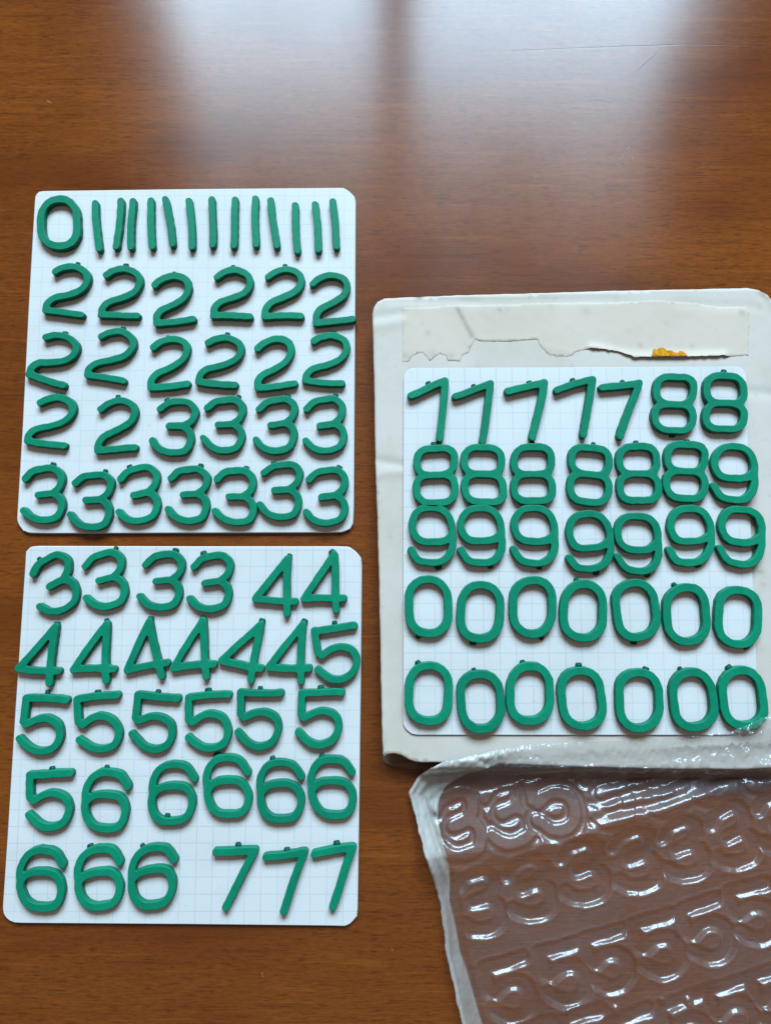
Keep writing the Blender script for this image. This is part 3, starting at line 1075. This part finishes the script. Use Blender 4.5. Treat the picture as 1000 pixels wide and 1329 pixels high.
for A, B, first_row in digits:
    lo, hi = np.minimum(A, B).min(0) - 6, np.maximum(A, B).max(0) + 6
    m = ((P > lo) & (P < hi)).all(1)
    Pm = P[m]
    Q = Pm + 0.16 * np.stack([np.sin(Pm[:, 1] * 0.47 + 1.1) + 0.5 * np.sin(Pm[:, 1] * 1.3 + Pm[:, 0] * 0.4),
                              np.sin(Pm[:, 0] * 0.39 + 0.4) + 0.5 * np.sin(Pm[:, 0] * 1.2 - Pm[:, 1] * 0.5)], 1)
    d = seg_dist(Q, A, B)
    dep = 1.15 + 0.25 * np.sin(Pm[:, 0] * 0.21 + Pm[:, 1] * 0.13)
    if first_row:                          # the strained first row: deep pockets with the digits standing up in them
        e = -0.5 * (1 - ramp01(d, 3.1, 4.1)) + 1.7 * (1 - ramp01(d, 0.15, 2.2))
        emb[m] = np.where(np.abs(e) > 0.02, e, emb[m])
        continue
    emb[m] = np.minimum(emb[m], -dep * (1 - ramp01(d, 1.45, 2.55)))
    lip[m] = np.maximum(lip[m], 0.16 * np.exp(-((d - 3.0) / 0.28) ** 2) - 3.0 * (d < 2.4))
bx, by = at(765, 1303, 1)
for (x, y, r, h) in ((796, 1305, 1.5, 0.9), (858, 1297, 1.7, 1.0), (891, 1297, 1.6, 1.0)):
    c = at(x, y, 1.0)
    dd = np.hypot(P[:, 0] - c[0], P[:, 1] - c[1])
    emb += h * (1 - sst(dd, r * 0.4, r))
inside = emb < -0.02
emb += np.where(inside, 0.0, np.clip(lip, 0, 1))
emb *= sst(sd, 5.5, 8.5) * sst(td, 6.0, 10.0)
# crumples of the thin film, strongest where it climbs over the sleeve
def crumple(P, n, f0, f1, seed_):
    r = np.random.RandomState(seed_)
    z = np.zeros(len(P))
    for _ in range(n):
        a = r.uniform(0, math.pi)
        f = r.uniform(f0, f1)
        ph = r.uniform(0, 6.28)
        u = (P[:, 0] * math.cos(a) + P[:, 1] * math.sin(a)) * f + ph + 0.9 * np.sin(P[:, 0] * 0.21 * r.uniform(.5, 1.5) + ph)
        z += np.abs(np.sin(u)) - 0.63
    return z / n


cr = crumple(P, 9, 0.15, 0.6, 3)
cr2 = crumple(P, 7, 0.7, 1.7, 11)
cr3 = crumple(P, 7, 0.9, 2.0, 17)
near = np.exp(-((P[:, 1] - (yb + 2)) / 9.0) ** 2)
xr = at(930, 950, zc)[0]
tight = sst(P[:, 0], xr - 8, xr + 6) * sst(P[:, 1], yb - 1, yb + 5)
lzone = sst(P[:, 1] - yr, -3.0, 4.0) * (1 - sst(P[:, 0], at(740, 1040, 1)[0], at(800, 1040, 1)[0]))
zone = sst(P[:, 1] - yr, -2.0, 1.5) * (1 - sst(P[:, 1], yb - 5.5, yb - 2.5)) * sst(P[:, 0], at(740, 1040, 1)[0], at(800, 1040, 1)[0])
near2 = sst(P[:, 1], yb - 2, yb + 8)
Z = (base_z + emb * (1 + 0.25 * lzone) * (1 - 0.45 * zone) + cr * (0.22 + 1.1 * near + 1.0 * near2)
     + cr2 * (0.10 + 0.55 * near + 1.5 * near2 + 1.4 * tight) + cr3 * (0.02 + 0.30 * near + 0.30 * near2 + 0.6 * tight)
     + zone * 0.42 * np.sin((P[:, 1] - yr) * 1.55 + 0.7 * np.sin(P[:, 0] * 0.16)))
# rolled, stiff border
edge = np.minimum(sd, td * 0.9)
Z += 0.12 * cr2 * (1 - sst(edge, 5, 9)) + 0.28 * np.sin(edge * 1.9 + 0.8 * np.sin((sd + td) * 0.13)) * (1 - sst(edge, 4, 8)) + 0.8 * np.exp(-(edge / 2.2) ** 2) + 0.5 * np.sin(np.minimum(edge, 8) * 0.9) * (1 - sst(edge, 6, 9))
fold = np.exp(-((P[:, 1] - (yb - 9 + 0.10 * (P[:, 0] - at(880, 1055, 1)[0]))) / 2.6) ** 2) * sst(P[:, 0], at(790, 1040, 1)[0], at(900, 1040, 1)[0])
Z += 1.3 * fold
floor_z = np.where(P[:, 1] > yb - 0.4, BOX_T + 0.3, 0.30)
floor_z = np.where(P[:, 1] > yc + 0.5, zc + THICK + 0.35, floor_z)
Z = np.maximum(Z, floor_z + 0.02 + np.maximum(0, 0.6 * cr2 + 0.5 * cr3 + 0.15))
V = np.column_stack([P * MM, Z * MM])
# frosted border width: about 9 mm down the left side, 8 mm along the first part of the top
wl = np.interp(td, [0, 10, 25, 34, 45, 60, 80, 110], [10.0, 8.4, 6.4, 3.2, 4.2, 5.2, 6.8, 7.5])
wt = np.interp(sd, [0, 12, 26, 36, 44, 400], [9.0, 8.2, 5.0, 2.0, 0.0, 0.0])
inL = sd < wl
inT = td < wt
# rounded inner corner of the border
rc_ = 7.0
cornr = (sd < wl + rc_) & (td < wt + rc_) & (np.hypot(sd - wl - rc_, td - wt - rc_) > rc_)
border = inL | inT | cornr
bd = np.maximum(np.maximum(wl - sd, wt - td), np.where(cornr, np.hypot(sd - wl - rc_, td - wt - rc_) - rc_, -9))
frost_all = sst(bd, -0.30, 0.25) * (1 - 0.5 * sst(td, 14, 30) * sst(sd, 0.5, 1.4)) * (1 - 0.8 * sst(sd, 24, 42) * (td < 14))


def set_frost(m, used):
    a = m.attributes.new('frost', 'FLOAT', 'POINT')
    a.data.foreach_set('value', frost_all[used].astype(np.float32))


idx = np.arange(nS * nT).reshape(nT, nS)
quads = np.stack([idx[1:, :-1], idx[1:, 1:], idx[:-1, 1:], idx[:-1, :-1]], -1).reshape(-1, 4)
isb = border[quads].mean(1) > 0.5


def submesh(name, q):
    used = np.unique(q)
    mp = -np.ones(len(V), int)
    mp[used] = np.arange(len(used))
    m = bpy.data.meshes.new(name)
    m.from_pydata(V[used].tolist(), [], mp[q].tolist())
    m.polygons.foreach_set('use_smooth', [True] * len(q))
    m.update()
    return m, used


me, used = submesh('blister_sheet', quads[~isb])
set_frost(me, used)
sheet = link('blister_sheet', me, FILM)
tag(sheet, 'clear empty plastic blister sheet with embossed digit pockets, lower right', 'blister sheet')
me, used = submesh('sealed_border', quads[isb])
set_frost(me, used)
bo = link('sealed_border', me, FILM, sheet)
bo['label'] = 'frosted white rolled border'
